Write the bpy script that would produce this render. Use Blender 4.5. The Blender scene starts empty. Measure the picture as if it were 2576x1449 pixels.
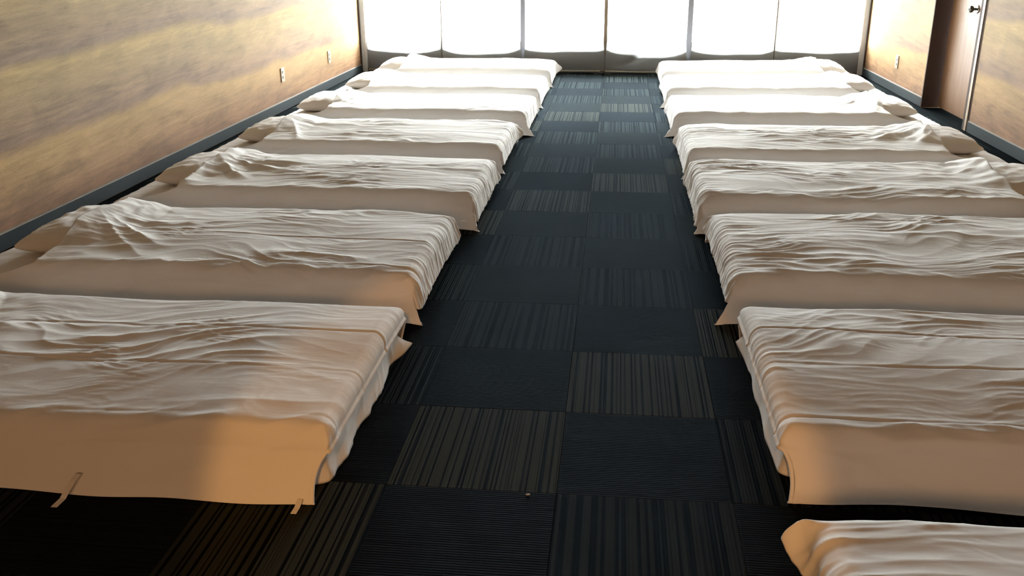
import bpy, bmesh, math, random
import numpy as np
from mathutils import Matrix, Vector

SC = bpy.context.scene
COL = SC.collection
R = math.radians

# ------------------------------------------------------------------ camera
right = Vector((0.99412718, 0.10801974, -0.00654853))
up = Vector((-0.03150743, 0.34679818, 0.93741043))
fwd = Vector((-0.10352985, 0.93169886, -0.34816492))
cam_d = bpy.data.cameras.new('camera')
cam = bpy.data.objects.new('camera', cam_d)
COL.objects.link(cam)
m = Matrix((right, up, -fwd)).transposed().to_4x4()
m.translation = Vector((0.13060947, -2.2973626, 1.48675431))
cam.matrix_world = m
cam_d.sensor_width = 36.0
cam_d.lens = 2327.86 / 2576 * 36.0
cam_d.clip_start = 0.02
SC.camera = cam

# ------------------------------------------------------------------ world, lamps, exposure
world = bpy.data.worlds.new('world')
SC.world = world
world.use_nodes = True
wn = world.node_tree.nodes
wn['Background'].inputs['Color'].default_value = (0.96, 0.96, 1.0, 1)
wn['Background'].inputs['Strength'].default_value = 240.0

SC.view_settings.view_transform = 'Standard'
SC.view_settings.look = 'None'
SC.view_settings.gamma = 1.0
SC.view_settings.use_curve_mapping = False
SC.view_settings.exposure = 0.0


def lamp(name, kind, loc, target, energy, color, **kw):
    d = bpy.data.lights.new(name, kind)
    d.energy = energy
    d.color = color
    for k, v in kw.items():
        setattr(d, k, v)
    o = bpy.data.objects.new(name, d)
    COL.objects.link(o)
    o.location = loc
    o.rotation_euler = (Vector(target) - Vector(loc)).to_track_quat('-Z', 'Y').to_euler()
    return o


# portal that guides the sky's light through the glass wall
lp = lamp('sky_portal', 'AREA', (0.01, 9.42, 1.52), (0.01, 0, 1.52), 1.0, (1, 1, 1), shape='RECTANGLE', size=6.0, size_y=2.55)
lp.data.cycles.is_portal = True
# hazy low sun behind thin cloud, shining into the glass wall
lamp('hazy_sun', 'SUN', (0.02, 20, 18), (0.0, 0.0, 0.0), 370.0, (0.97, 0.98, 1.0), angle=R(28))
# warm light behind the photographer: an added, unseen area fill, and a downlight
WARM = (1.0, 0.53, 0.24)
lamp('warm_fill', 'AREA', (0.0, -4.15, 1.75), (0.0, 2.0, 0.3), 42.0, WARM, shape='RECTANGLE', size=2.2, size_y=0.5)
lamp('downlight', 'SPOT', (0.1, -3.6, 2.3), (-0.12, -0.1, 0.0), 185.0, (1.0, 0.45, 0.11), spot_size=R(25), spot_blend=0.22, shadow_soft_size=0.03)

YF, XL, XR, ZC = 9.35, -3.035, 3.06, 2.90
YB = -4.3


# ------------------------------------------------------------------ object helpers
def tag(o, label=None, cat=None, group=None, kind=None):
    if label: o['label'] = label
    if cat: o['category'] = cat
    if group: o['group'] = group
    if kind: o['kind'] = kind
    return o


def link(name, me, mat=None, parent=None):
    o = bpy.data.objects.new(name, me)
    COL.objects.link(o)
    if mat is not None:
        me.materials.append(mat)
    if parent is not None:
        o.parent = parent
    return o


def empty(name, loc=(0, 0, 0)):
    o = bpy.data.objects.new(name, None)
    COL.objects.link(o)
    o.location = loc
    o.empty_display_size = 0.1
    return o


def add_box(bm, x0, x1, y0, y1, z0, z1, bev=0.0):
    vs = [bm.verts.new(p) for p in ((x0, y0, z0), (x1, y0, z0), (x1, y1, z0), (x0, y1, z0),
                                     (x0, y0, z1), (x1, y0, z1), (x1, y1, z1), (x0, y1, z1))]
    fs = [bm.faces.new([vs[i] for i in f]) for f in ((3, 2, 1, 0), (4, 5, 6, 7), (0, 1, 5, 4), (1, 2, 6, 5), (2, 3, 7, 6), (3, 0, 4, 7))]
    if bev > 0:
        es = list({e for f in fs for e in f.edges})
        bmesh.ops.bevel(bm, geom=es, offset=bev, segments=2, affect='EDGES', profile=0.5)


def mesh_of(bm, name, smooth=False):
    me = bpy.data.meshes.new(name)
    bm.to_mesh(me)
    bm.free()
    if smooth:
        me.polygons.foreach_set('use_smooth', [True] * len(me.polygons))
    return me


def boxes(name, lst, mat, parent=None, bev=0.0):
    bm = bmesh.new()
    for b in lst:
        add_box(bm, *b, bev=bev)
    return link(name, mesh_of(bm, name), mat, parent)


def add_lathe(bm, prof, axis='Z', origin=(0, 0, 0), n=24):
    """prof: list of (r, h); axis the direction of h"""
    rings = []
    for r, h in prof:
        ring = []
        for i in range(n):
            a = 2 * math.pi * i / n
            c, s = r * math.cos(a), r * math.sin(a)
            p = {'Z': (c, s, h), 'X': (h, c, s), 'Y': (s, h, c)}[axis]
            ring.append(bm.verts.new([p[k] + origin[k] for k in range(3)]))
        rings.append(ring)
    for a, b in zip(rings, rings[1:]):
        for i in range(n):
            bm.faces.new((a[i], a[(i + 1) % n], b[(i + 1) % n], b[i]))
    bm.faces.new(rings[0][::-1])
    bm.faces.new(rings[-1])


def grid_mesh(name, P, flip=False, smooth=True):
    nu, nv = P.shape[:2]
    idx = np.arange(nu * nv).reshape(nu, nv)
    q = np.stack([idx[:-1, :-1], idx[1:, :-1], idx[1:, 1:], idx[:-1, 1:]], -1).reshape(-1, 4)
    if flip:
        q = q[:, ::-1]
    me = bpy.data.meshes.new(name)
    me.vertices.add(nu * nv)
    me.vertices.foreach_set('co', P.reshape(-1).astype(np.float32))
    me.loops.add(q.size)
    me.loops.foreach_set('vertex_index', q.reshape(-1).astype(np.int32))
    me.polygons.add(len(q))
    me.polygons.foreach_set('loop_start', np.arange(0, q.size, 4, dtype=np.int32))
    me.polygons.foreach_set('loop_total', np.full(len(q), 4, dtype=np.int32))
    me.update(calc_edges=True)
    if smooth:
        me.polygons.foreach_set('use_smooth', np.ones(len(q), dtype=bool))
    return me


# ------------------------------------------------------------------ noise (numpy)
def vnoise(x, y, seed):
    """smooth gradient noise, about -1..1"""
    rng = np.random.RandomState(seed % 100000)
    N = 64
    ang = rng.rand(N, N) * 2 * np.pi
    gx, gy = np.cos(ang), np.sin(ang)
    xi = np.floor(x).astype(int); yi = np.floor(y).astype(int)
    fx, fy = x - xi, y - yi
    u = fx * fx * fx * (fx * (fx * 6 - 15) + 10); v = fy * fy * fy * (fy * (fy * 6 - 15) + 10)

    def g(i, j):
        a, b = (xi + i) % N, (yi + j) % N
        return gx[a, b] * (fx - i) + gy[a, b] * (fy - j)
    return 1.5 * ((g(0, 0) * (1 - u) + g(1, 0) * u) * (1 - v) + (g(0, 1) * (1 - u) + g(1, 1) * u) * v)


def ridge(n, p=2.0):
    return np.clip(1 - np.abs(n) * 1.6, 0, 1) ** p


def sstep(a, b, x):
    t = np.clip((x - a) / (b - a), 0, 1)
    return t * t * (3 - 2 * t)


# ------------------------------------------------------------------ materials
def newmat(name):
    mt = bpy.data.materials.new(name)
    mt.use_nodes = True
    nt = mt.node_tree
    return mt, nt, nt.nodes['Principled BSDF']


def N(nt, t, **kw):
    n = nt.nodes.new(t)
    for k, v in kw.items():
        setattr(n, k, v)
    return n


def plain(name, col, rough=0.6, metal=0.0, var=0.12, scale=30.0, bump=0.0, spec=0.5):
    mt, nt, b = newmat(name)
    tc = N(nt, 'ShaderNodeTexCoord')
    no = N(nt, 'ShaderNodeTexNoise'); no.inputs['Scale'].default_value = scale; no.inputs['Detail'].default_value = 4
    nt.links.new(tc.outputs['Object'], no.inputs['Vector'])
    mr = N(nt, 'ShaderNodeMapRange'); mr.inputs['To Min'].default_value = 1 - var; mr.inputs['To Max'].default_value = 1 + var
    nt.links.new(no.outputs['Fac'], mr.inputs['Value'])
    mx = N(nt, 'ShaderNodeMix', data_type='RGBA', blend_type='MULTIPLY'); mx.inputs['Factor'].default_value = 1
    mx.inputs['A'].default_value = (*col, 1)
    nt.links.new(mr.outputs['Result'], mx.inputs['B'])
    nt.links.new(mx.outputs['Result'], b.inputs['Base Color'])
    b.inputs['Roughness'].default_value = rough
    b.inputs['Metallic'].default_value = metal
    b.inputs['Specular IOR Level'].default_value = spec
    if bump:
        bp = N(nt, 'ShaderNodeBump'); bp.inputs['Strength'].default_value = bump; bp.inputs['Distance'].default_value = 0.002
        nt.links.new(no.outputs['Fac'], bp.inputs['Height']); nt.links.new(bp.outputs['Normal'], b.inputs['Normal'])
    return mt


def cloth_mat(name, col, weave=900.0, bump=0.25, soft=0.004):
    mt, nt, b = newmat(name)
    tc = N(nt, 'ShaderNodeTexCoord')
    n1 = N(nt, 'ShaderNodeTexNoise'); n1.inputs['Scale'].default_value = 22; n1.inputs['Detail'].default_value = 5
    mp = N(nt, 'ShaderNodeMapping'); mp.inputs['Scale'].default_value = (0.5, 1.6, 1.0)
    nt.links.new(tc.outputs['Object'], mp.inputs['Vector']); nt.links.new(mp.outputs['Vector'], n1.inputs['Vector'])
    n2 = N(nt, 'ShaderNodeTexNoise'); n2.inputs['Scale'].default_value = weave
    nt.links.new(tc.outputs['Object'], n2.inputs['Vector'])
    b1 = N(nt, 'ShaderNodeBump'); b1.inputs['Strength'].default_value = bump; b1.inputs['Distance'].default_value = soft
    b2 = N(nt, 'ShaderNodeBump'); b2.inputs['Strength'].default_value = 0.15; b2.inputs['Distance'].default_value = 0.0006
    nt.links.new(n1.outputs['Fac'], b1.inputs['Height']); nt.links.new(n2.outputs['Fac'], b2.inputs['Height'])
    nt.links.new(b1.outputs['Normal'], b2.inputs['Normal']); nt.links.new(b2.outputs['Normal'], b.inputs['Normal'])
    b.inputs['Base Color'].default_value = (*col, 1)
    b.inputs['Roughness'].default_value = 0.9
    b.inputs['Specular IOR Level'].default_value = 0.15
    return mt


M_DUVET = cloth_mat('duvet_cotton', (0.83, 0.815, 0.80))
M_SHEET = cloth_mat('sheet_cotton', (0.80, 0.79, 0.78), bump=0.15)
M_PILLOW = cloth_mat('pillow_cotton', (0.80, 0.77, 0.74), bump=0.15)
M_TAPE = cloth_mat('tape_cotton', (0.75, 0.72, 0.66), bump=0.1)


def wallpaper():
    """mural-like covering: scalloped bands running the length of the wall, each fading from gold down to grey
    mauve, under slender brush strokes and a canvas weave"""
    mt, nt, b = newmat('brushed_mural_covering')
    L = nt.links
    tc = N(nt, 'ShaderNodeTexCoord')
    sep = N(nt, 'ShaderNodeSeparateXYZ'); L.new(tc.outputs['Object'], sep.inputs[0])

    def M(op, a, b_=None, c=None, clamp=False):
        m_ = N(nt, 'ShaderNodeMath', operation=op, use_clamp=clamp)
        for i_, v in enumerate((a, b_, c)):
            if v is None: continue
            if isinstance(v, (int, float)): m_.inputs[i_].default_value = v
            else: L.new(v, m_.inputs[i_])
        return m_.outputs[0]
    Y, Z, X = sep.outputs['Y'], sep.outputs['Z'], sep.outputs['X']

    def stroke(sy, sz, lean, detail=5, dist=0.0, rough=0.55):
        cb = N(nt, 'ShaderNodeCombineXYZ')
        L.new(M('MULTIPLY', Y, sy), cb.inputs[0])
        L.new(M('MULTIPLY_ADD', Y, lean, M('MULTIPLY', Z, sz)), cb.inputs[1])
        L.new(M('MULTIPLY', X, 0.5), cb.inputs[2])
        no = N(nt, 'ShaderNodeTexNoise'); no.inputs['Scale'].default_value = 1.0; no.inputs['Detail'].default_value = detail
        no.inputs['Roughness'].default_value = rough; no.inputs['Distortion'].default_value = dist
        L.new(cb.outputs[0], no.inputs['Vector'])
        return no.outputs['Fac']
    big = stroke(0.5, 1.2, 0, 2)
    feather = stroke(1.7, 20.0, -0.6, 6, 0.7, 0.62)
    fine = stroke(6.0, 75.0, -7.0, 6, 0.9, 0.65)
    mottle = stroke(3.0, 6.0, -0.8, 5, 0.6, 0.6)
    weave = stroke(160, 260, 0, 2)
    # scalloped, frayed band edges
    sc = M('ABSOLUTE', M('SINE', M('MULTIPLY_ADD', Y, 1.15, M('MULTIPLY', big, 3.0))))
    w = M('MULTIPLY_ADD', sc, 0.055, M('MULTIPLY_ADD', feather, 0.13, M('MULTIPLY', big, 0.20)))
    zz = M('SUBTRACT', 0.93 + 0.055 / 2 + 0.065 + 0.10, M('ADD', Z, w))
    ph = M('FRACT', M('MULTIPLY_ADD', zz, 1 / 0.43, 3.0))
    cr = N(nt, 'ShaderNodeValToRGB'); L.new(ph, cr.inputs[0])
    e = cr.color_ramp.elements
    e[0].position = 0.0; e[0].color = (0.37, 0.25, 0.145, 1)
    e[1].position = 1.0; e[1].color = (0.37, 0.25, 0.145, 1)
    for p_, c_ in ((0.07, (0.52, 0.365, 0.165, 1)), (0.22, (0.49, 0.345, 0.165, 1)), (0.45, (0.43, 0.30, 0.155, 1)), (0.70, (0.38, 0.258, 0.148, 1)), (0.90, (0.315, 0.212, 0.14, 1)), (0.96, (0.33, 0.225, 0.142, 1))):
        q = cr.color_ramp.elements.new(p_); q.color = c_
    # strokes and mottling lighten and darken
    v = M('MULTIPLY_ADD', M('SUBTRACT', feather, 0.5), 0.7, 0.66)
    v = M('MULTIPLY_ADD', M('SUBTRACT', fine, 0.5), 0.5, v)
    v = M('MULTIPLY_ADD', M('SUBTRACT', mottle, 0.5), 0.6, v)
    v = M('MULTIPLY_ADD', M('SUBTRACT', weave, 0.5), 0.35, v)
    mv = N(nt, 'ShaderNodeMix', data_type='RGBA', blend_type='MULTIPLY'); mv.inputs['Factor'].default_value = 1
    L.new(cr.outputs['Color'], mv.inputs['A']); L.new(v, mv.inputs['B'])
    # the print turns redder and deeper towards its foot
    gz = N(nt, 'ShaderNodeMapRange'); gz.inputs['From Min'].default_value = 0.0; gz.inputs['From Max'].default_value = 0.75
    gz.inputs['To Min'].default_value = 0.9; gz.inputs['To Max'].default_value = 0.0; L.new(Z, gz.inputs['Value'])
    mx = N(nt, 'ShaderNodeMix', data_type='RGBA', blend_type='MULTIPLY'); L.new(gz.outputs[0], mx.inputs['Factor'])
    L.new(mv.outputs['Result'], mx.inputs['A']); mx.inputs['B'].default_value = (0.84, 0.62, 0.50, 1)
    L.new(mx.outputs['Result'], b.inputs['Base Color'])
    bp = N(nt, 'ShaderNodeBump'); bp.inputs['Strength'].default_value = 0.12; bp.inputs['Distance'].default_value = 0.001
    L.new(weave, bp.inputs['Height']); L.new(bp.outputs['Normal'], b.inputs['Normal'])
    b.inputs['Roughness'].default_value = 0.7
    b.inputs['Specular IOR Level'].default_value = 0.11
    return mt


M_WALL = wallpaper()
M_CEIL = plain('ceiling_plaster', (0.16, 0.14, 0.12), 0.9, var=0.03, scale=8)
M_BACK = plain('back_wall_wood', (0.08, 0.045, 0.025), 0.7, var=0.1, scale=4)
M_BASE = plain('baseboard_rubber', (0.020, 0.026, 0.029), 0.8, var=0.1, scale=40, spec=0.12)
M_BASETOP = plain('baseboard_cap', (0.20, 0.17, 0.14), 0.5)
M_DARKWOOD = plain('dark_door_frame', (0.040, 0.022, 0.014), 0.75, var=0.25, scale=9, spec=0.12)
M_DOOR = None
M_ALU = plain('aluminium_frame', (0.17, 0.18, 0.21), 0.35, 0.6, var=0.04)
M_LEAK_LIT = plain('leak_lit_end_post', (0.62, 0.64, 0.66), 0.45, var=0.03)  # frame colour lightened to paint in daylight leaking past the blinds
M_BRONZE = plain('bronze_frame', (0.12, 0.105, 0.09), 0.5, 0.5)
M_SILL = plain('sill_panel', (0.10, 0.09, 0.075), 0.7)
M_PLATE = plain('outlet_plate', (0.40, 0.31, 0.22), 0.4, var=0.02)
M_HEM = plain('blind_hem', (0.24, 0.22, 0.18), 0.7)
M_BLACK = plain('black_plastic', (0.012, 0.012, 0.013), 0.4)
M_SCREWMETAL = plain('polished_steel', (0.75, 0.74, 0.70), 0.12, 1.0, var=0.02)
M_KNOB = plain('dark_knob_metal', (0.10, 0.10, 0.085), 0.28, 0.9)
M_GROUND = plain('outdoor_paving', (0.45, 0.45, 0.43), 0.9)


def door_mat():
    mt, nt, b = newmat('varnished_door_veneer')
    L = nt.links
    tc = N(nt, 'ShaderNodeTexCoord'); mp = N(nt, 'ShaderNodeMapping'); mp.inputs['Scale'].default_value = (6, 22, 1.2)
    no = N(nt, 'ShaderNodeTexNoise'); no.inputs['Scale'].default_value = 1.5; no.inputs['Detail'].default_value = 6; no.inputs['Distortion'].default_value = 0.6
    L.new(tc.outputs['Object'], mp.inputs['Vector']); L.new(mp.outputs['Vector'], no.inputs['Vector'])
    cr = N(nt, 'ShaderNodeValToRGB'); L.new(no.outputs['Fac'], cr.inputs[0])
    cr.color_ramp.elements[0].position = 0.3; cr.color_ramp.elements[0].color = (0.17, 0.085, 0.042, 1)
    cr.color_ramp.elements[1].position = 0.75; cr.color_ramp.elements[1].color = (0.26, 0.145, 0.078, 1)
    L.new(cr.outputs['Color'], b.inputs['Base Color'])
    b.inputs['Roughness'].default_value = 0.45
    b.inputs['Specular IOR Level'].default_value = 0.3
    return mt


M_DOOR = door_mat()


def blind_mat():
    mt, nt, b = newmat('translucent_blind_fabric')
    L = nt.links
    out = nt.nodes['Material Output']
    tc = N(nt, 'ShaderNodeTexCoord')
    no = N(nt, 'ShaderNodeTexNoise'); no.inputs['Scale'].default_value = 260
    L.new(tc.outputs['Object'], no.inputs['Vector'])
    cr = N(nt, 'ShaderNodeValToRGB'); L.new(no.outputs['Fac'], cr.inputs[0])
    cr.color_ramp.elements[0].color = (0.035, 0.027, 0.018, 1); cr.color_ramp.elements[1].color = (0.06, 0.047, 0.033, 1)
    cr.color_ramp.elements[0].position = 0.35; cr.color_ramp.elements[1].position = 0.65
    tr = N(nt, 'ShaderNodeBsdfTranslucent'); tr.inputs['Color'].default_value = (0.78, 0.79, 0.77, 1)
    df = N(nt, 'ShaderNodeBsdfDiffuse'); L.new(cr.outputs['Color'], df.inputs['Color'])
    mx = N(nt, 'ShaderNodeMixShader'); mx.inputs[0].default_value = 0.27
    L.new(df.outputs[0], mx.inputs[1]); L.new(tr.outputs[0], mx.inputs[2])
    tp = N(nt, 'ShaderNodeBsdfTransparent'); tp.inputs['Color'].default_value = (1.0, 0.99, 0.96, 1)
    mo = N(nt, 'ShaderNodeMixShader'); mo.inputs[0].default_value = 0.10      # open weave
    L.new(mx.outputs[0], mo.inputs[1]); L.new(tp.outputs[0], mo.inputs[2])
    L.new(mo.outputs[0], out.inputs['Surface'])
    return mt


M_BLIND = blind_mat()


def glass_mat():
    mt, nt, b = newmat('window_glass')
    L = nt.links
    out = nt.nodes['Material Output']
    t = N(nt, 'ShaderNodeBsdfTransparent'); t.inputs['Color'].default_value = (0.93, 0.96, 0.95, 1)
    g = N(nt, 'ShaderNodeBsdfGlossy'); g.inputs['Roughness'].default_value = 0.02
    fr = N(nt, 'ShaderNodeFresnel'); fr.inputs['IOR'].default_value = 1.45
    mx = N(nt, 'ShaderNodeMixShader'); L.new(fr.outputs[0], mx.inputs[0]); L.new(t.outputs[0], mx.inputs[1]); L.new(g.outputs[0], mx.inputs[2])
    L.new(mx.outputs[0], out.inputs['Surface'])
    return mt


M_GLASS = glass_mat()


def carpet_mat(name, dark, light, contrast_lo, contrast_hi, period, horizontal_soft=False):
    """loop-pile carpet tile, ribs along local Y, stripe tones picked across local X"""
    mt, nt, b = newmat(name)
    L = nt.links
    tc = N(nt, 'ShaderNodeTexCoord'); oi = N(nt, 'ShaderNodeObjectInfo')
    sep = N(nt, 'ShaderNodeSeparateXYZ'); L.new(tc.outputs['Object'], sep.inputs[0])
    # quantised stripe index
    sc_ = N(nt, 'ShaderNodeMath', operation='MULTIPLY'); sc_.inputs[1].default_value = 1.0 / period; L.new(sep.outputs['X'], sc_.inputs[0])
    rnd = N(nt, 'ShaderNodeMath', operation='MULTIPLY'); rnd.inputs[1].default_value = 240.0; L.new(oi.outputs['Random'], rnd.inputs[0])
    ad = N(nt, 'ShaderNodeMath', operation='ADD'); L.new(sc_.outputs[0], ad.inputs[0]); L.new(rnd.outputs[0], ad.inputs[1])
    n1 = N(nt, 'ShaderNodeTexNoise', noise_dimensions='1D'); n1.inputs['Scale'].default_value = 0.9; n1.inputs['Detail'].default_value = 1.5
    L.new(ad.outputs[0], n1.inputs['W'])
    # rib: sine across X
    rb = N(nt, 'ShaderNodeMath', operation='MULTIPLY'); rb.inputs[1].default_value = 2 * math.pi / 0.010; L.new(sep.outputs['X'], rb.inputs[0])
    sn = N(nt, 'ShaderNodeMath', operation='SINE'); L.new(rb.outputs[0], sn.inputs[0])
    loop = N(nt, 'ShaderNodeTexNoise'); loop.inputs['Scale'].default_value = 260; loop.inputs['Detail'].default_value = 2
    L.new(tc.outputs['Object'], loop.inputs['Vector'])
    mr = N(nt, 'ShaderNodeMapRange', interpolation_type='SMOOTHSTEP'); mr.inputs['From Min'].default_value = contrast_lo; mr.inputs['From Max'].default_value = contrast_hi
    L.new(n1.outputs['Fac'], mr.inputs['Value'])
    a1 = N(nt, 'ShaderNodeMath', operation='MULTIPLY_ADD'); L.new(sn.outputs[0], a1.inputs[0]); a1.inputs[1].default_value = 0.09; L.new(mr.outputs[0], a1.inputs[2])
    a2 = N(nt, 'ShaderNodeMath', operation='MULTIPLY_ADD'); L.new(loop.outputs['Fac'], a2.inputs[0]); a2.inputs[1].default_value = 0.7; L.new(a1.outputs[0], a2.inputs[2])
    a3 = N(nt, 'ShaderNodeMath', operation='SUBTRACT', use_clamp=True); L.new(a2.outputs[0], a3.inputs[0]); a3.inputs[1].default_value = 0.35
    mx = N(nt, 'ShaderNodeMix', data_type='RGBA'); L.new(a3.outputs[0], mx.inputs['Factor'])
    mx.inputs['A'].default_value = (*dark, 1); mx.inputs['B'].default_value = (*light, 1)
    L.new(mx.outputs['Result'], b.inputs['Base Color'])
    # matt fibre plus a weak bluish sheen
    hs = N(nt, 'ShaderNodeMath', operation='ADD'); L.new(sn.outputs[0], hs.inputs[0]); L.new(loop.outputs['Fac'], hs.inputs[1])
    bp = N(nt, 'ShaderNodeBump'); bp.inputs['Strength'].default_value = 0.18; bp.inputs['Distance'].default_value = 0.0015
    L.new(hs.outputs[0], bp.inputs['Height'])
    df = N(nt, 'ShaderNodeBsdfDiffuse'); L.new(mx.outputs['Result'], df.inputs['Color']); L.new(bp.outputs['Normal'], df.inputs['Normal'])
    gl = N(nt, 'ShaderNodeBsdfGlossy'); gl.inputs['Color'].default_value = (0.68, 0.84, 1.0, 1); gl.inputs['Roughness'].default_value = 0.55
    L.new(bp.outputs['Normal'], gl.inputs['Normal'])
    ms = N(nt, 'ShaderNodeMixShader'); ms.inputs[0].default_value = 0.0045
    L.new(df.outputs[0], ms.inputs[1]); L.new(gl.outputs[0], ms.inputs[2])
    L.new(ms.outputs[0], nt.nodes['Material Output'].inputs['Surface'])
    return mt


K = 0.40
def c3(r, g, b_): return (r * K * 0.92, g * K * 1.0, b_ * K * 0.96)
M_CARPET = {
    'light_stripe': carpet_mat('carpet_light_stripe', c3(.003, .003, .003), c3(.070, .067, .054), 0.42, 0.50, 0.012),
    'mid_stripe': carpet_mat('carpet_mid_stripe', c3(.002, .0028, .003), c3(.042, .046, .043), 0.45, 0.52, 0.017),
    'dark_stripe': carpet_mat('carpet_dark_stripe', c3(.0015, .0025, .003), c3(.030, .033, .031), 0.45, 0.52, 0.019),
    'grey_plain': carpet_mat('carpet_grey_plain', c3(.010, .011, .010), c3(.028, .029, .024), 0.2, 0.9, 0.010),
    'dark_plain': carpet_mat('carpet_dark_plain', c3(.0045, .005, .005), c3(.016, .0165, .0155), 0.2, 0.9, 0.010),
}

# ------------------------------------------------------------------ room shell
floor = boxes('floor', [(XL - 0.15, XR + 0.45, YB, YF + 0.2, -0.12, -0.006)], M_CARPET['dark_plain'])
tag(floor, kind='structure')

# carpet tiles: half-metre squares, quarter-turned like a chessboard
TILE = {(-1, 0): 'light_stripe', (0, 1): 'light_stripe', (1, 2): 'light_stripe', (0, -1): 'dark_stripe', (-2, -1): 'light_stripe',
        (-1, 2): 'dark_stripe', (0, 3): 'dark_stripe', (-1, 4): 'dark_stripe', (0, 5): 'dark_stripe', (-2, 1): 'dark_stripe',
        (-1, 6): 'light_stripe', (0, 7): 'light_stripe', (1, 8): 'light_stripe', (-1, 8): 'mid_stripe', (0, 9): 'mid_stripe',
        (-1, 10): 'mid_stripe', (0, 11): 'mid_stripe', (-1, 12): 'light_stripe', (0, 13): 'light_stripe', (-1, 14): 'mid_stripe',
        (0, 15): 'mid_stripe', (-1, 16): 'mid_stripe', (0, 17): 'mid_stripe', (-2, 5): 'light_stripe', (-2, 7): 'mid_stripe',
        (-2, 3): 'dark_stripe', (-2, 9): 'mid_stripe', (1, 0): 'dark_stripe', (1, 4): 'dark_stripe', (1, 6): 'dark_stripe', (1, 10): 'mid_stripe', (-2, 11): 'light_stripe',
        (-1, 3): 'grey_plain', (0, 4): 'grey_plain', (-1, 9): 'grey_plain', (0, 10): 'grey_plain', (1, 11): 'grey_plain', (-2, 14): 'grey_plain', (1, 5): 'grey_plain', (-2, 8): 'grey_plain', (-2, 2): 'dark_plain'}
tile_mesh = {}
random.seed(4)


def tile_me(kind):
    if kind not in tile_mesh:
        bm = bmesh.new()
        h = 0.2498
        add_box(bm, -h, h, -h, h, -0.006, 0.0)
        top = [e for e in bm.edges if all(abs(v.co.z) < 1e-6 for v in e.verts)]
        bmesh.ops.bevel(bm, geom=top, offset=0.0012, segments=1, affect='EDGES')
        me = mesh_of(bm, 'carpet_tile')
        me.materials.append(M_CARPET[kind])
        tile_mesh[kind] = me
    return tile_mesh[kind]


for cx in range(-6, 6):
    for ry in range(-4, 19):
        kind = TILE.get((cx, ry))
        vert = (cx + ry) % 2 != 0
        if kind is None:
            kind = random.choice(['dark_stripe', 'mid_stripe', 'dark_stripe']) if vert else random.choice(['dark_plain', 'dark_plain', 'dark_plain', 'grey_plain'])
        o = bpy.data.objects.new('carpet_tile', tile_me(kind))
        COL.objects.link(o)
        o.location = (cx * .5 + .25, ry * .5 + .25, random.uniform(-0.0006, 0))
        o.rotation_euler[2] = (0 if vert else math.pi / 2) + random.uniform(-.0015, .0015)
        o.parent = floor

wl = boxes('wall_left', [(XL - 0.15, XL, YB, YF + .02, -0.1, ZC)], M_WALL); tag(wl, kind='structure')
DY0, DY1, DH = 5.80, 7.0, 2.12       # door opening in the right wall
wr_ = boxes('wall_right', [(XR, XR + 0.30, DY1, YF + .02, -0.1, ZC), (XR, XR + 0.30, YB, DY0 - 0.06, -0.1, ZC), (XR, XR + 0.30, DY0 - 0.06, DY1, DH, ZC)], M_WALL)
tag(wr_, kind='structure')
wb = boxes('wall_back', [(XL - .15, XR + .3, YB - 0.15, YB, -0.1, ZC)], M_BACK); tag(wb, kind='structure')
ce = boxes('ceiling', [(XL - .15, XR + .3, YB - .15, YF + .2, ZC, ZC + 0.1)], M_CEIL); tag(ce, kind='structure')

BH = 0.083


def baseboard(name, x0, x1, ys, capx0, capx1):
    o = boxes(name, [(x0, x1, a, b, 0.0005, BH) for a, b in ys], M_BASE)
    tag(o, kind='structure')
    c = boxes('baseboard_cap', [(capx0, capx1, a, b, BH, BH + 0.008) for a, b in ys], M_BASETOP, o)


baseboard('baseboard_left', XL, XL + 0.012, [(YB, YF - .1)], XL, XL + 0.010)
baseboard('baseboard_right', XR - 0.012, XR, [(DY1 + .005, YF - .1), (YB, DY0 - 0.065)], XR - 0.010, XR)
# narrow wooden corner trims where the covering meets the glass wall
for nm, x0, x1 in (('trim_1', XL, XL + 0.012), ('trim_2', XR - 0.012, XR)):
    tag(boxes(nm, [(x0, x1, YF - 0.10, YF - 0.06, 0.0, ZC)], M_DARKWOOD), kind='structure')

# ------------------------------------------------------------------ door in the right wall
door = empty('door_1', (XR, DY1, 0)); tag(door, kind='structure')


def dpart(name, lst, mat, bev=0.0, par=None):
    o = boxes(name, [(x0 - XR, x1 - XR, y0 - DY1, y1 - DY1, z0, z1) for x0, x1, y0, y1, z0, z1 in lst], mat, par or door, bev)
    return o


dpart('frame', [(XR - 0.012, XR + 0.20, DY1 - 0.022, DY1 - 0.001, 0.0, DH - .002), (XR - 0.006, XR + 0.20, DY0 - 0.0, DY1 - 0.022, DH - 0.03, DH - .002)], M_DARKWOOD)['label'] = 'dark brown reveal of the door'
leaf = dpart('door_leaf', [(XR + 0.14, XR + 0.18, DY0 + 0.06, DY1 - 0.03, 0.008, DH - 0.035)], M_DOOR, 0.002)
dpart('door_stop', [(XR - 0.008, XR + 0.14, DY0 + 0.014, DY0 + 0.062, 0.0, DH - .03), (XR + 0.19, XR + 0.2, DY0, DY1 - .03, 0, DH)], M_DARKWOOD)
dpart('jamb', [(XR - 0.010, XR + 0.14, DY0 - 0.03, DY0 + 0.012, 0.0, DH)], M_PLATE)['label'] = 'pale narrow jamb strip'
dpart('jamb_gap', [(XR - 0.002, XR + 0.12, DY0 - 0.058, DY0 - 0.032, 0.0, DH)], M_DARKWOOD)['label'] = 'dark joint beside the jamb'
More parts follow.
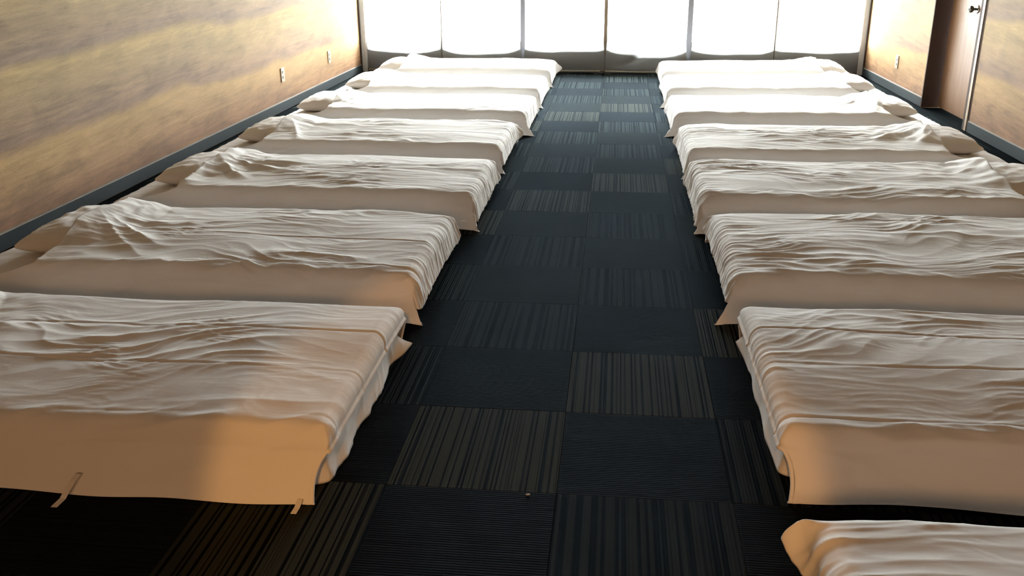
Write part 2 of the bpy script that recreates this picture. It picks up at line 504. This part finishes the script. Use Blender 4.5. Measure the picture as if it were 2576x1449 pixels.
# knob: lathe along -X
ky, kz = 6.34, 0.94
bm = bmesh.new()
add_lathe(bm, [(0.034, 0.0), (0.036, -0.004), (0.031, -0.009), (0.014, -0.012)], 'X', (0.14 - 0.0005, ky - DY1, kz), 32)
link('rose', mesh_of(bm, 'rose', True), M_SCREWMETAL, leaf)
bm = bmesh.new()
add_lathe(bm, [(0.011, -0.012), (0.010, -0.030), (0.016, -0.036), (0.026, -0.044), (0.029, -0.056), (0.026, -0.066), (0.016, -0.072), (0.004, -0.073)], 'X', (0.14, ky - DY1, kz), 32)
add_lathe(bm, [(0.009, -0.0725), (0.008, -0.077), (0.002, -0.078)], 'X', (0.14, ky - DY1, kz), 20)
link('door_knob', mesh_of(bm, 'door_knob', True), M_KNOB, leaf)

# ------------------------------------------------------------------ glass wall
SILL = 0.34
wf = boxes('wall_far', [(XL - .15, XR + .3, YF + 0.02, YF + 0.12, ZC - 0.12, ZC), (XL, XR, YF, YF + 0.06, 0.045, SILL)], M_SILL)
tag(wf, kind='structure')
for i, (a, b) in enumerate(((-2.97, -1.035), (-0.965, 0.965), (1.035, 2.995))):
    w = empty('window_%d' % (i + 1), ((a + b) / 2, YF, SILL)); tag(w, kind='structure')
    cxm = (a + b) / 2

    def wp(name, lst, mat, bev=0.0):
        return boxes(name, [(x0 - cxm, x1 - cxm, y0 - YF, y1 - YF, z0 - SILL, z1 - SILL) for x0, x1, y0, y1, z0, z1 in lst], mat, w, bev)
    ms = wp('meeting_stile', [(cxm - 0.022, cxm + 0.022, YF - 0.012, YF + 0.045, SILL + .03, ZC - .15)], M_BRONZE, 0.003)
    wp('rail', [(a, b, YF - 0.006, YF + 0.05, SILL, SILL + 0.03)], M_BRONZE, 0.003)
    wp('rail', [(a, b, YF - 0.006, YF + 0.05, ZC - 0.15, ZC - 0.12)], M_BRONZE, 0.003)
    wp('glass', [(a, cxm - .022, YF + 0.018, YF + 0.024, SILL + .03, ZC - .15), ], M_GLASS)
    wp('glass', [(cxm + .022, b, YF + 0.018, YF + 0.024, SILL + .03, ZC - .15), ], M_GLASS)
for i, x in enumerate((-3.0, -1.0, 1.0, 3.027)):
    w_ = 0.033
    t = boxes('trim_%d' % (i + 3), [(x - w_, x + w_, YF - 0.055, YF + 0.05, 0.0, ZC)], M_LEAK_LIT if i in (0, 3) else M_ALU, None, 0.004); tag(t, kind='structure')
t = boxes('trim_7', [(XL, XR, YF - 0.03, YF + 0.1, 0.0, 0.045)], M_BRONZE, None, 0.003); tag(t, kind='structure')
g = boxes('ground', [(-14, 14, YF + 0.3, 26, -0.3, -0.12)], M_GROUND); tag(g, kind='structure')

# ------------------------------------------------------------------ fabric blinds, one per half bay
BL = ['leftmost pale fabric blind, in the left corner above the farthest left bed',
      'second pale fabric blind from the left wall, left of the left silver post',
      'pale fabric blind over the left half of the middle bay, ending above the aisle',
      'pale fabric blind with a slanting fold swept across its lower right corner',
      'pale fabric blind just right of the right silver post, glow sagging low at its foot',
      'rightmost pale fabric blind, against the right wall behind the far pillow']
edges = [(-2.935, -2.012), (-1.992, -1.035), (-0.970, -0.020), (0.022, 0.960), (1.035, 1.990), (2.008, 2.972)]
for i, (x0, x1) in enumerate(edges):
    nu, nv = 90, 120
    a = np.linspace(0, 1, nu)[:, None] * np.ones((1, nv))
    zz = np.linspace(0, 1, nv)[None, :] ** 1.6 * np.ones((nu, 1))
    z = 0.035 + zz * 2.72
    s = a * 2 - 1
    fl, fr_ = [0.018 if abs(abs(e_) - 1.0) < 0.1 or abs(e_) < 0.1 else 0.003 for e_ in (x0, x1)]      # corners spread beside the silver posts
    flare = (1 - sstep(0.15, 0.40, z)) * (fl + (fr_ - fl) * a)
    x = (x0 + x1) / 2 + s * ((x1 - x0) / 2 + flare)
    y = YF - 0.105 + 0.012 * vnoise(a * 2.2 + i * 3, z * 0.5, 70 + i) - 0.050 * (1 - s ** 4) * (1 - sstep(0.1, 0.75, z)) * (1 + .4 * math.sin(i * 2.3))
    if i == 3:   # cloth swept to the right at the foot: a slanting roll of fabric
        line = 0.10 + 0.26 * sstep(-0.75, 0.55, s)           # height of the fold along the blind
        d = (z - line) / 0.05
        y = y - 0.030 * np.exp(-d ** 2) * sstep(-0.8, -0.2, s) * (1 - 0.45 * sstep(0.55, 0.9, s)) - 0.022 * (1 - sstep(-1.5, 0.5, d)) * sstep(-0.7, 0.2, s)
    else:
        y = y - 0.006 * vnoise(a * 6, z * 6, 200 + i) * (1 - sstep(0.0, 0.5, z))
    P = np.stack([x, y, z], -1)
    bl = empty('fabric_blind', ((x0 + x1) / 2, YF - 0.105, 0.02))
    tag(bl, BL[i], 'blind', 'fabric blinds across the glass wall')
    P -= np.array(bl.location)
    link('fabric', grid_mesh('fabric', P, flip=False), M_BLIND, bl)
    # weighted hem tube along the foot
    bm = bmesh.new()
    ys = P[:, 0, 1]; xs = P[:, 0, 0]
    rings = []
    for k in range(0, nu, 6):
        rings.append([bm.verts.new((xs[k], ys[k] - 0.003 + 0.009 * math.cos(q), 0.012 + 0.011 * math.sin(q))) for q in np.linspace(0, 2 * math.pi, 9)[:-1]])
    for r0, r1 in zip(rings, rings[1:]):
        for q in range(8):
            bm.faces.new((r0[q], r1[q], r1[(q + 1) % 8], r0[(q + 1) % 8]))
    bm.faces.new(rings[0]); bm.faces.new(rings[-1][::-1])
    bmesh.ops.recalc_face_normals(bm, faces=bm.faces[:])
    link('hem_bar', mesh_of(bm, 'hem_bar', True), M_HEM, bl)
    boxes('head_rail', [(x0 - bl.location.x, x1 - bl.location.x, -0.02, 0.03, 2.72, 2.79)], M_ALU, bl, 0.004)

# ------------------------------------------------------------------ small fittings
for (x, y, z, sgn, lab) in ((XL, 6.42, 0.332, 1, 'beige wall outlet on the left wall, nearer the camera'),
                            (XL, 7.94, 0.330, 1, 'beige wall outlet on the left wall, nearer the blinds'),
                            (XR, 7.97, 0.31, -1, 'beige wall outlet low on the right wall beyond the door')):
    e_ = empty('wall_outlet', (x, y, z)); tag(e_, lab, 'outlet', 'wall outlets')
    boxes('cover_plate', [(min(0, sgn * .009), max(0, sgn * .009), -.045, .045, -.066, .066)], M_PLATE, e_, 0.002)
    for dz in (0.024, -0.024):
        bm = bmesh.new()
        add_lathe(bm, [(0.013, 0.0088 * sgn), (0.013, 0.0112 * sgn), (0.010, 0.0114 * sgn), (0.006, 0.0105 * sgn)], 'X', (0, -0.010, dz), 20)
        bmesh.ops.recalc_face_normals(bm, faces=bm.faces[:])
        link('socket', mesh_of(bm, 'socket'), M_BLACK, e_)['label'] = 'dark socket'
latch = empty('floor_latch', (-0.03, 9.165, 0)); tag(latch, 'small black latch on the carpet where the two middle blinds meet', 'latch')
boxes('base_plate', [(-0.10, 0.0, -0.018, 0.018, 0.0008, 0.010)], M_BLACK, latch, 0.002)
boxes('catch', [(-0.05, 0.015, -0.026, 0.004, 0.010, 0.026), (0.03, 0.115, -0.010, 0.016, 0.0008, 0.016)], M_BLACK, latch, 0.003)
bm = bmesh.new()
bmesh.ops.create_icosphere(bm, subdivisions=2, radius=0.004)
for v in bm.verts:
    v.co.x *= 1.5; v.co.z = v.co.z * 0.55; v.co += v.normal * random.uniform(-.0012, .0012)
sp = link('lint_scrap', mesh_of(bm, 'lint_scrap', True), M_HEM); sp.location = (-0.081, -0.018, 0.0028)
tag(sp, 'tiny pale scrap of lint on the dark carpet in the aisle', 'lint')


# ------------------------------------------------------------------ beds
XFOOT = 0.645      # |x| of the duvets' foot edge
HM = 0.098         # mattress height


def pillow_profile(u, v, b):
    """height of the covered pillow above the mattress, soft-edged (for the duvet over it)"""
    du = (u - b['pu']) / 0.30; dv = (v - b['pv']) / 0.42
    a = np.clip(1 - np.abs(du) ** 2.4, 0, 1) * np.clip(1 - np.abs(dv) ** 2.6, 0, 1)
    soft = np.exp(-np.clip(du, -9, 0) ** 2 * 0.5) * np.exp(-(dv) ** 4 * 0.55)
    return np.maximum(a ** 0.6, soft * 0.92) * b['pt']


def make_duvet(b):
    n_s, n_t = b['res']
    H = b['H']; W = b['W']; over = b['over']; seed = b['seed']; sd = b['side']
    s = np.linspace(0, 1, n_s)[:, None] * np.ones((1, n_t))
    t = np.linspace(0, 1, n_t)[None, :] * np.ones((n_s, 1))
    # ---- cross profile (t): near skirt, top, far skirt
    rr = 0.055
    L1 = H - rr; L2 = rr * math.pi / 2; L3 = W - 2 * rr - 0.05; L4 = L2; L5 = H - rr - 0.02
    Lt = L1 + L2 + L3 + L4 + L5
    q = t * Lt
    yy = np.zeros_like(q); zt = np.zeros_like(q)
    lean = b['lean']
    m1 = q < L1
    yy[m1] = lean * (q[m1] / L1); zt[m1] = q[m1]
    a = (q - L1) / rr; m2 = (q >= L1) & (q < L1 + L2)
    yy[m2] = lean + rr * (1 - np.cos(a[m2])); zt[m2] = H - rr + rr * np.sin(a[m2])
    m3 = (q >= L1 + L2) & (q < L1 + L2 + L3)
    yy[m3] = lean + rr + (q[m3] - L1 - L2); zt[m3] = H
    a = (q - L1 - L2 - L3) / rr; m4 = (q >= L1 + L2 + L3) & (q < L1 + L2 + L3 + L4)
    yy[m4] = lean + rr + L3 + rr * np.sin(a[m4]); zt[m4] = H - rr + rr * np.cos(a[m4])
    m5 = q >= L1 + L2 + L3 + L4
    yy[m5] = lean + 2 * rr + L3 + 0.02 * (q[m5] - (L1 + L2 + L3 + L4)) / L5; zt[m5] = H - rr - (q[m5] - (L1 + L2 + L3 + L4))
    nearw = 1 - sstep(L1 * 0.75, L1 + L2 * 0.8, q)     # 1 on the near skirt
    farw = sstep(L1 + L2 + L3, L1 + L2 + L3 + L4, q)
    topw = (1 - nearw) * (1 - farw)
    # ---- length (s): foot overhang, then along the bed to the head edge
    head = b['head_skirt'] * nearw + b['head_top'] * (1 - nearw)
    head = head + 0.025 * vnoise(t * 5 + 3, t * 0 + .5, seed + 5)
    rf = 0.05
    F1 = over; F2 = rf * math.pi / 2
    sl = s * (F1 + F2 + head)
    uu = np.zeros_like(sl); zs = np.zeros_like(sl)
    k = sl < F1
    uu[k] = -0.0 - 0.012 * (1 - sl[k] / max(F1, 1e-4)); zs[k] = H - rf - F1 + sl[k]
    a = (sl - F1) / rf; k = (sl >= F1) & (sl < F1 + F2)
    uu[k] = rf * (1 - np.cos(a[k])); zs[k] = H - rf + rf * np.sin(a[k])
    k = sl >= F1 + F2
    uu[k] = rf + (sl[k] - F1 - F2); zs[k] = H
    footw = 1 - sstep(F1 * 0.5, F1 + F2, sl)
    # combine: rounded-box minimum
    dz = np.minimum(zs, zt)
    soft = np.clip(H - zs, 0, 1) * np.clip(H - zt, 0, 1)
    z = dz - 0.35 * soft
    x = uu + 0.02 * (1 - sstep(0, 0.10, uu)) * nearw * np.sin(zt * 20)
    y = yy.copy()
    # puff: the filling crowns between the edges
    yn = np.clip((y - lean) / (W - .05), 0, 1)
    crown = (4 * yn * (1 - yn)) ** 0.7
    z = z + topw * (0.018 * crown + 0.010 * vnoise(x * 1.6, y * 3.0, seed + 1)) * (1 - footw * .7)
    z = z - b['footdrop'] * np.exp(-np.clip(x, 0, 9) / 0.12) * topw
    # pillow under the head end
    P_ = pillow_profile(x, y, b)
    z = z + np.clip(P_ - 0.074, 0, 1) * (1 - nearw * 0.9) * (1 - farw * .9)
    # ---- wrinkles, along the normal
    P = np.stack([x, y, z], -1)
    ds = np.gradient(P, axis=0); dt = np.gradient(P, axis=1)
    nrm = np.cross(ds, dt); nrm /= np.maximum(np.linalg.norm(nrm, axis=-1, keepdims=True), 1e-9)
    S, T = sl, q
    wa = 0.16 * vnoise(S * 1.3 + 5, T * 1.7, seed + 2) + b['drift'] * S
    wb = 0.08 * vnoise(S * 3.1, T * 3.3 + 9, seed + 3)
    amp_lo = 0.30 + 0.95 * sstep(-0.35, 0.55, vnoise(S * 1.4 + 2, T * 2.2, seed + 4))
    d = 0.0080 * ridge(vnoise(S * 1.7, (T + wa) * 7.5, seed + 10), 1.8)
    d += 0.0052 * ridge(vnoise(S * 3.0 + 7, (T + wa * 1.4 + wb) * 15, seed + 11), 1.6)
    d += 0.0030 * ridge(vnoise(S * 6.5, (T + wb * 2) * 30, seed + 12), 1.5) * sstep(-.2, .5, vnoise(S * 3, T * 4, seed + 13))
    d += 0.0035 * vnoise(S * 9, T * 9, seed + 14)
    d = d * amp_lo * topw * b['wr'] * 0.85 * (1 - b['fsm'] * np.exp(-(S / 0.30) ** 2)) * (1 - 0.75 * np.clip(P_ / b['pt'], 0, 1))
    # short gathers where the cloth turns over the foot
    fz = np.exp(-(np.clip(S - F1, 0, 9) / 0.13) ** 2)
    d += 0.0045 * b['gather'] * fz * ridge(vnoise(S * 3.5 + 4, (T + .25 * S) * 17, seed + 20), 1.5) * (1 - nearw * .4)
    # folds radiating down from the pillow
    cu, cv = b['pu'] - 0.05, b['pv'] + 0.02
    rad = np.hypot((x - cu), (y - cv) * 0.9); ang = np.arctan2(y - cv, cu - x)
    pf = np.exp(-((rad - 0.42) / 0.20) ** 2) * (1 - nearw) * (1 - farw) * b['pfold']
    d += 0.019 * pf * (1 - sstep(-0.10, 0.12, y - cv)) * ridge(vnoise(ang * 2.3 + 20, rad * 1.1, seed + 21), 1.7) * sstep(-.5, .3, vnoise(ang * 2 + 5, rad * 2, seed + 26))
    d += 0.007 * np.exp(-((rad - 0.2) / 0.25) ** 2) * b['pfold'] * vnoise(x * 11, y * 11, seed + 24) * topw
    # near skirt: a few broad slanting folds, nearly smooth
    d += nearw * (0.014 * vnoise(S * 2.2, T * 2.0, seed + 22) + 0.011 * ridge(vnoise(S * 1.5 + T * 5.0, T * 1.0 + S * .4, seed + 23), 3.0)) * sstep(0, .08, T)
    # creases along the top edge of the near side
    ed = np.exp(-((T - (L1 + L2 * .9)) / 0.05) ** 2)
    d += 0.0075 * ed * ridge(vnoise(S * 4.0 + T * 6, T * 5, seed + 25), 1.6) * b['wr']
    # fold lines left from storing: narrow grooves the length of the bed
    for k_, f in enumerate(b['seams']):
        c = L1 + L2 + L3 * f + 0.012 * vnoise(S * 1.2, S * 0 + k_ + .5, seed + 30 + k_)
        on = sstep(-0.5, -0.1, vnoise(S * 1.1, S * 0 + 8.5 + k_, seed + 40)) * (1 - sstep(b['head_top'] - .45, b['head_top'] - .2, S))
        d += on * (-0.0036 * np.exp(-((T - c) / 0.0045) ** 2) + 0.0012 * np.exp(-((T - c - 0.012) / 0.012) ** 2)) * topw
    P = P + nrm * d[..., None]
    # hem line waves a little
    P[..., 1] -= (1 - sstep(0, 0.10, T)) * (0.016 + 0.022 * vnoise(S * 2.6, S * 0 + .5, seed + 50)) * b['hemflare']
    P[..., 1] += b['bow'] * vnoise(x * .9, x * 0 + .5, seed + 51)
    # corners of the cover stick out a little at the foot
    e1 = np.exp(-(S / 0.10) ** 2) * np.exp(-(T / 0.09) ** 2)
    P[..., 0] -= b['ear'] * e1
    P[..., 1] -= b['ear'] * 0.4 * e1
    e2 = np.exp(-(S / 0.07) ** 2) * np.exp(-((T - (L1 + L2 + L3 + L4 * .8)) / 0.07) ** 2)
    P[..., 0] -= b['ear2'] * e2
    P[..., 2] += b['ear2'] * 0.5 * e2
    P[..., 2] = np.maximum(P[..., 2], 0.0045)
    P[..., 0] -= b['tilt'] * np.clip(P[..., 2] / H, 0, 1.2) * np.exp(-np.clip(P[..., 0], 0, 9) / 0.35)
    # ---- padded edge (thickness)
    ds = np.gradient(P, axis=0); dt = np.gradient(P, axis=1)
    nrm = np.cross(ds, dt); nrm /= np.maximum(np.linalg.norm(nrm, axis=-1, keepdims=True), 1e-9)
    th = b['thick']
    Q = np.pad(P, ((2, 2), (2, 2), (0, 0)), mode='edge')
    Nn = np.pad(nrm, ((2, 2), (2, 2), (0, 0)), mode='edge')
    ring = np.full(Q.shape[:2], 0)
    for r in (1, 0):
        m_ = np.zeros_like(ring, bool)
        m_[r, :] = m_[-1 - r, :] = True; m_[:, r] = m_[:, -1 - r] = True
        ring[m_] = 2 - r
    ring[2:-2, 2:-2] = 0
    Q = Q - Nn * (th * (ring > 0))[..., None]
    inx = np.zeros(Q.shape[:2]); iny = np.zeros(Q.shape[:2])
    inx[:1, :] = 1; inx[-1:, :] = -1; iny[:, :1] = 1; iny[:, -1:] = -1
    inn = (ring == 2)
    Q[..., 0] += inx * 0.008 * inn; Q[..., 1] += iny * 0.012 * inn
    Q[..., 2] = np.maximum(Q[..., 2], 0.003)
    o_loc = (sd * (XFOOT + b['dx']), b['y'], 0.0)
    Q[..., 0] *= sd
    du = link('duvet', grid_mesh('duvet', Q, flip=(sd < 0)), M_DUVET)
    du.location = o_loc
    return du


def make_mattress(b):
    sd, seed = b['side'], b['seed'] + 500
    root = empty('futon_mattress', (sd * (XFOOT + b['dx']), b['y'], 0))
    # body: rounded slab, sagging edges
    L0, Lm, W0, W1 = 0.065, 2.14, 0.108, b['W'] - 0.08
    n_s, n_t = 90, 56
    prof = []
    r_ = 0.035
    # closed-ish section from near bottom, over the top, to far bottom
    pts = []
    for k in range(n_t):
        pts.append(k / (n_t - 1))
    t = np.array(pts)[None, :] * np.ones((n_s, 1)); s = np.linspace(0, 1, n_s)[:, None] * np.ones((1, n_t))

    def sect(p, ln, h):
        tot = 2 * h + ln; d_ = p * tot
        pos = np.clip(d_ - h, 0, ln)
        zz = np.minimum(np.minimum(d_, tot - d_), h)
        return pos, zz
    vy, z1 = sect(t, W1 - W0, HM); ux, z2 = sect(s, Lm - L0, HM)
    z = np.minimum(z1, z2)
    e = np.minimum(np.minimum(vy, (W1 - W0) - vy), np.minimum(ux, (Lm - L0) - ux))
    z = z - 0.018 * np.exp(-e / 0.02) * (z > HM * .6)
    bulge = 0.016 * np.sin(np.clip(z / HM, 0, 1) * math.pi)
    ydir = np.where(vy < .01, -1.0, np.where(vy > W1 - W0 - .01, 1.0, 0)); xdir = np.where(ux < .01, -1.0, np.where(ux > Lm - L0 - .01, 1.0, 0))
    X = L0 + ux + xdir * bulge; Y = W0 + vy + ydir * bulge
    X = X + 0.008 * vnoise(X * 3, Y * 3, seed) ; Y = Y + 0.010 * vnoise(X * 2.2, Y * 2.2 + 5, seed + 1)
    top = (z > HM * .75)
    z = z + top * (0.004 * ridge(vnoise(X * 4 + Y * 2, Y * 9, seed + 2), 2) + 0.003 * vnoise(X * 2, Y * 2, seed + 3)) + 0.0
    z = np.maximum(z, 0.004)
    P = np.stack([X * sd, Y, z], -1)
    link('mattress', grid_mesh('mattress', P, flip=(sd < 0)), M_SHEET, root)
    # the sheet's loose hem hanging at the foot
    nt_, nz_ = 170, 12
    tt = np.linspace(0, 1, nt_)[:, None] * np.ones((1, nz_)); zz = np.linspace(0, 1, nz_)[None, :] * np.ones((nt_, 1))
    far_out = 0.045 if b['over'] < 0.03 else 0.0
    Y = 0.075 + tt * (b['W'] - 0.125 + far_out * .6)
    ends = np.exp(-((1 - tt) / 0.07) ** 2)
    near = np.exp(-(tt / 0.03) ** 2)
    out = 0.012 + (0.020 + 0.020 * vnoise(tt * 5, tt * 0 + .5, seed + 8)) * (zz ** 1.3)
    out = out + 0.005 * b['ruffle'] * ridge(vnoise(tt * 10 + zz * 1.2, zz * 1.0, seed + 9), 1.3) * (0.3 + zz) + 0.005 * b['ruffle'] * vnoise(tt * 12, zz * .8 + 4, seed + 10) * zz
    zcut = b['H'] - 0.05 - b['over'] - (0.02 if b['over'] < .03 else 0.035)
    zh = (HM - 0.012) * (1 - zz) + 0.006
    free = (1 - sstep(zcut - 0.03, zcut, zh)) * (1.0 if b['over'] < .03 else 0.45)
    X = 0.052 - (0.05 + out * b['skirt'] + 0.028 * ends * zz ** 2 * b['skirt']) * free + 0.10 * near
    Y = Y + far_out * ends * zz ** 1.5 + 0.012 * zz * vnoise(tt * 9, zz + 2, seed + 11)
    Z = (HM - 0.012) * (1 - zz) + 0.006 + 0.014 * zz * np.clip(vnoise(tt * 8, tt * 0 + 3.5, seed + 12), 0, 1) + 0.02 * ends * zz
    P = np.stack([X * sd, Y, Z], -1)
    back = P.copy(); back[..., 0] += sd * 0.005
    P = np.concatenate([P, back[:, ::-1]], axis=1)
    link('sheet_hem', grid_mesh('sheet_hem', P, flip=(sd > 0)), M_SHEET, root)
    # sheet flap at the near foot corner, lying out on the floor
    return root


def make_pillow(b):
    sd, seed = b['side'], b['seed'] + 900
    n_, m_ = 56, 72
    A = 0.205; B = b['pl']
    out = []
    a = np.linspace(-1, 1, n_)[:, None] * np.ones((1, m_)); c = np.linspace(-1, 1, m_)[None, :] * np.ones((n_, 1))
    # denser at the rim
    a = np.sin(a * math.pi / 2); c = np.sin(c * math.pi / 2)
    h = (np.clip(1 - np.abs(a) ** 2.6, 0, 1) * np.clip(1 - np.abs(c) ** 3.2, 0, 1)) ** 0.43
    pinch = 1 - 0.07 * (1 - np.abs(c) ** 2) * np.abs(a) ** 3
    pinch2 = 1 - 0.07 * (1 - np.abs(a) ** 2) * np.abs(c) ** 3
    X = a * A * pinch; Y = c * B * pinch2
    wr = 0.010 * ridge(vnoise(a * 2 + c, c * 3 + 7, seed), 2) * (1 - h * .6) * (h > .02) + 0.006 * vnoise(a * 3, c * 4, seed + 1) * h
    T = b['pt']
    Zt = h * T * 0.54 + wr
    Zb = -np.minimum(h * T * 0.42, 0.040 + 0 * h)
    top = np.stack([X, Y, Zt], -1); bot = np.stack([X, Y, Zb], -1)
    # weld by one strip: top grid then bottom grid in a joined bmesh
    me1 = np.concatenate([top, bot[::-1]], axis=0)
    me1[..., 2] += 0.040
    ry = b['ptilt']
    cz = me1.copy()
    ca, sa = math.cos(ry), math.sin(ry)
    me1[..., 0] = cz[..., 0] * ca - cz[..., 1] * sa; me1[..., 1] = cz[..., 0] * sa + cz[..., 1] * ca
    me1[..., 0] *= sd
    p = link('pillow', grid_mesh('pillow', me1, flip=(sd < 0)), M_PILLOW)
    p.location = (sd * (XFOOT + b['dx'] + b['pu']), b['y'] + b['pv'], HM + 0.010)
    return p


def bed(side, y, seed, res, dl, ml, pl_label=None, **kw):
    b = dict(side=side, y=y, seed=seed, res=res, H=0.185, W=1.03, over=0.08, lean=0.045, head_skirt=1.90, head_top=1.66,
             footdrop=0.02, drift=0.05, wr=1.0, gather=1.0, pfold=1.0, seams=(0.36, 0.70), hemflare=1.0, bow=0.012,
             ear=0.03, ear2=0.02, thick=0.018, dx=0.0, pu=1.81, pv=0.69, pt=0.145, pl=0.315, ptilt=0.0, skirt=1.0, ruffle=1.0, tilt=0.0, fsm=0.2)
    b.update(kw)
    if pl_label is None:
        b['head_top'] = b.get('head_top', 1.7)
    mt = make_mattress(b); tag(mt, ml, 'mattress', 'white futon mattresses laid on the carpet')
    d = make_duvet(b); tag(d, dl, 'duvet', 'white duvets on the two rows of floor beds')
    if pl_label:
        p = make_pillow(b); tag(p, pl_label, 'pillow', 'white pillows tucked under the duvets')
    return b, d


HI, MD, LO = (330, 230), (240, 150), (150, 100)
# left row, nearest the camera first
b, dL1 = bed(-1, -0.13, 11, HI, 'nearest duvet of the left row, lit orange, two tie tapes at its hem',
    'nearest mattress of the left row, its sheet hem showing ruffled at the foot', None,
    over=0.012, seams=(0.02, 0.36, 0.70), ear=0.0, ear2=0.0, footdrop=0.0, dx=0.045, tilt=.05, H=0.19, W=1.07, wr=1.0, gather=.12, fsm=.8, drift=.12, thick=.008, skirt=.9, lean=.07)
bed(-1, 1.24, 22, HI, 'second nearest duvet of the left row, drooping rounded corner at the aisle',
    'second nearest mattress of the left row, sheet corner spreading at the left frame edge',
    'second nearest pillow in the left row, large, cut close to the left frame edge', seams=(0.05, 0.45), over=0.085, ear=.035, wr=1.1, pu=1.80, dx=.035, drift=-.04, W=1.05, pt=.15)
bed(-1, 2.59, 33, MD, 'third nearest duvet of the left row, folds fanning down from a tall pillow',
    'third nearest mattress of the left row, bare sheeted head end above dark carpet',
    'third nearest pillow in the left row, dented at its end', over=0.09, seams=(0.5,), dx=-.015, pfold=1.5, drift=.05, gather=1.3)
bed(-1, 3.93, 44, MD, 'duvet of the middle left bed, fourth from the camera, wavy shaded side',
    'mattress of the middle left bed, fourth from the camera, boxy sheeted head end',
    'pillow of the middle left bed, fourth from the camera', over=0.07, dx=-.01, wr=.8, ear=.02, ear2=.05, seams=(.4,))
bed(-1, 5.30, 55, MD, 'third duvet from the blinds in the left row, foot corner falling in a point',
    'third mattress from the blinds in the left row',
    'third pillow from the blinds in the left row, pale with shaded end', over=0.10, dx=-.05, ear=.07, wr=.7, pu=1.86, seams=())
bed(-1, 6.68, 66, LO, 'second duvet from the blinds in the left row, shaded side broken by bright folds',
    'second mattress from the blinds in the left row', 'second pillow from the blinds in the left row', over=0.10, dx=-.05, wr=.6, hemflare=1.8, seams=())
bed(-1, 8.07, 77, LO, 'farthest duvet of the left row by the blinds, corner peaked beside the aisle',
    'farthest mattress of the left row, head end in the left corner', 'farthest pillow of the left row, by the left corner of the blinds',
    over=0.09, dx=-.06, ear2=.06, wr=.6, seams=(), W=1.08)
# right row
bed(1, -1.32, 111, HI, 'nearest duvet of the right row, cut off by the bottom of the frame',
    'nearest mattress of the right row, a sliver of sheet at the bottom frame edge', None, over=0.06, dx=0.0, H=.185, ear2=.05, footdrop=.035, seams=(0.45,), wr=.8, gather=1.2)
bed(1, 0.02, 122, HI, 'second nearest duvet of the right row, orange-lit side and fine creases along its foot',
    'second nearest mattress of the right row, smooth sheet side showing below the duvet', None,
    over=0.012, ear=.0, ear2=0.0, footdrop=0.0, dx=0.02, tilt=.035, H=.19, W=1.05, wr=1.0, gather=.4, fsm=.65, seams=(.03, .42, .74), drift=-.12, thick=.008, skirt=.6, ruffle=.25, lean=.06)
bed(1, 1.35, 133, HI, 'third nearest duvet of the right row, pointed hem corner on the carpet',
    'third nearest mattress of the right row, hidden but for its sheet at the foot', None, over=0.05, ear=.06, seams=(.42, .88), dx=.0, W=1.08, drift=-.05)
bed(1, 2.64, 144, MD, 'fourth nearest duvet of the right row, closely creased over its rounded foot',
    'fourth nearest mattress of the right row, head end beyond the right frame edge',
    'pillow cut by the right frame edge, fourth from the camera', over=0.10, wr=1.15, gather=1.6, pfold=1.2, dx=-.02, seams=(.85,), pu=1.86, pt=.15)
bed(1, 3.89, 155, MD, 'fourth duvet from the blinds in the right row, crumpled towards the pillow',
    'fourth mattress from the blinds in the right row, square sheeted head end beside the wall',
    'fourth pillow from the blinds in the right row, shaded end like a lens', over=0.10, wr=1.0, pfold=1.7, dx=-.01, ear2=.03, seams=())
bed(1, 5.36, 166, MD, 'third duvet from the blinds in the right row, near the door',
    'third mattress from the blinds in the right row, near the door',
    'third pillow from the blinds in the right row, opposite the door', over=0.10, ear=.07, wr=.75, dx=-.02, seams=(.5,), pfold=1.2)
bed(1, 6.78, 177, LO, 'second duvet from the blinds in the right row, pale blue corner flap at the aisle',
    'second mattress from the blinds in the right row', 'second pillow from the blinds in the right row', over=0.09, ear=.06, wr=.6, dx=-.01, seams=())
bed(1, 8.05, 188, LO, 'farthest duvet of the right row, against the blinds',
    'farthest mattress of the right row, against the blinds', 'farthest pillow of the right row, in front of the rightmost blind',
    over=0.09, wr=.6, dx=.0, seams=(), W=1.05)

# tie tapes at the hem of the nearest left duvet
def tape(pts, w=0.009):
    bm = bmesh.new()
    rows = []
    for (x, y, z) in pts:
        rows.append([bm.verts.new((x + dx, y, z + dz)) for dx, dz in ((-w, 0), (w, 0), (w, .0016), (-w, .0016))])
    for a, c in zip(rows, rows[1:]):
        for k in range(4):
            bm.faces.new((a[k], a[(k + 1) % 4], c[(k + 1) % 4], c[k]))
    bm.faces.new(rows[0][::-1]); bm.faces.new(rows[-1])
    bmesh.ops.recalc_face_normals(bm, faces=bm.faces[:])
    o = link('tie_tape', mesh_of(bm, 'tie_tape'), M_TAPE, dL1)
    return o


lx, ly = dL1.location.x, dL1.location.y
tape([(-1.375 - lx, -0.128 - ly, 0.060), (-1.382 - lx, -0.150 - ly, 0.048), (-1.392 - lx, -0.168 - ly, 0.028), (-1.400 - lx, -0.182 - ly, 0.010), (-1.408 - lx, -0.215 - ly, 0.0035)])
tape([(-0.716 - lx, -0.135 - ly, 0.020), (-0.718 - lx, -0.158 - ly, 0.009), (-0.722 - lx, -0.180 - ly, 0.0035)], 0.008)
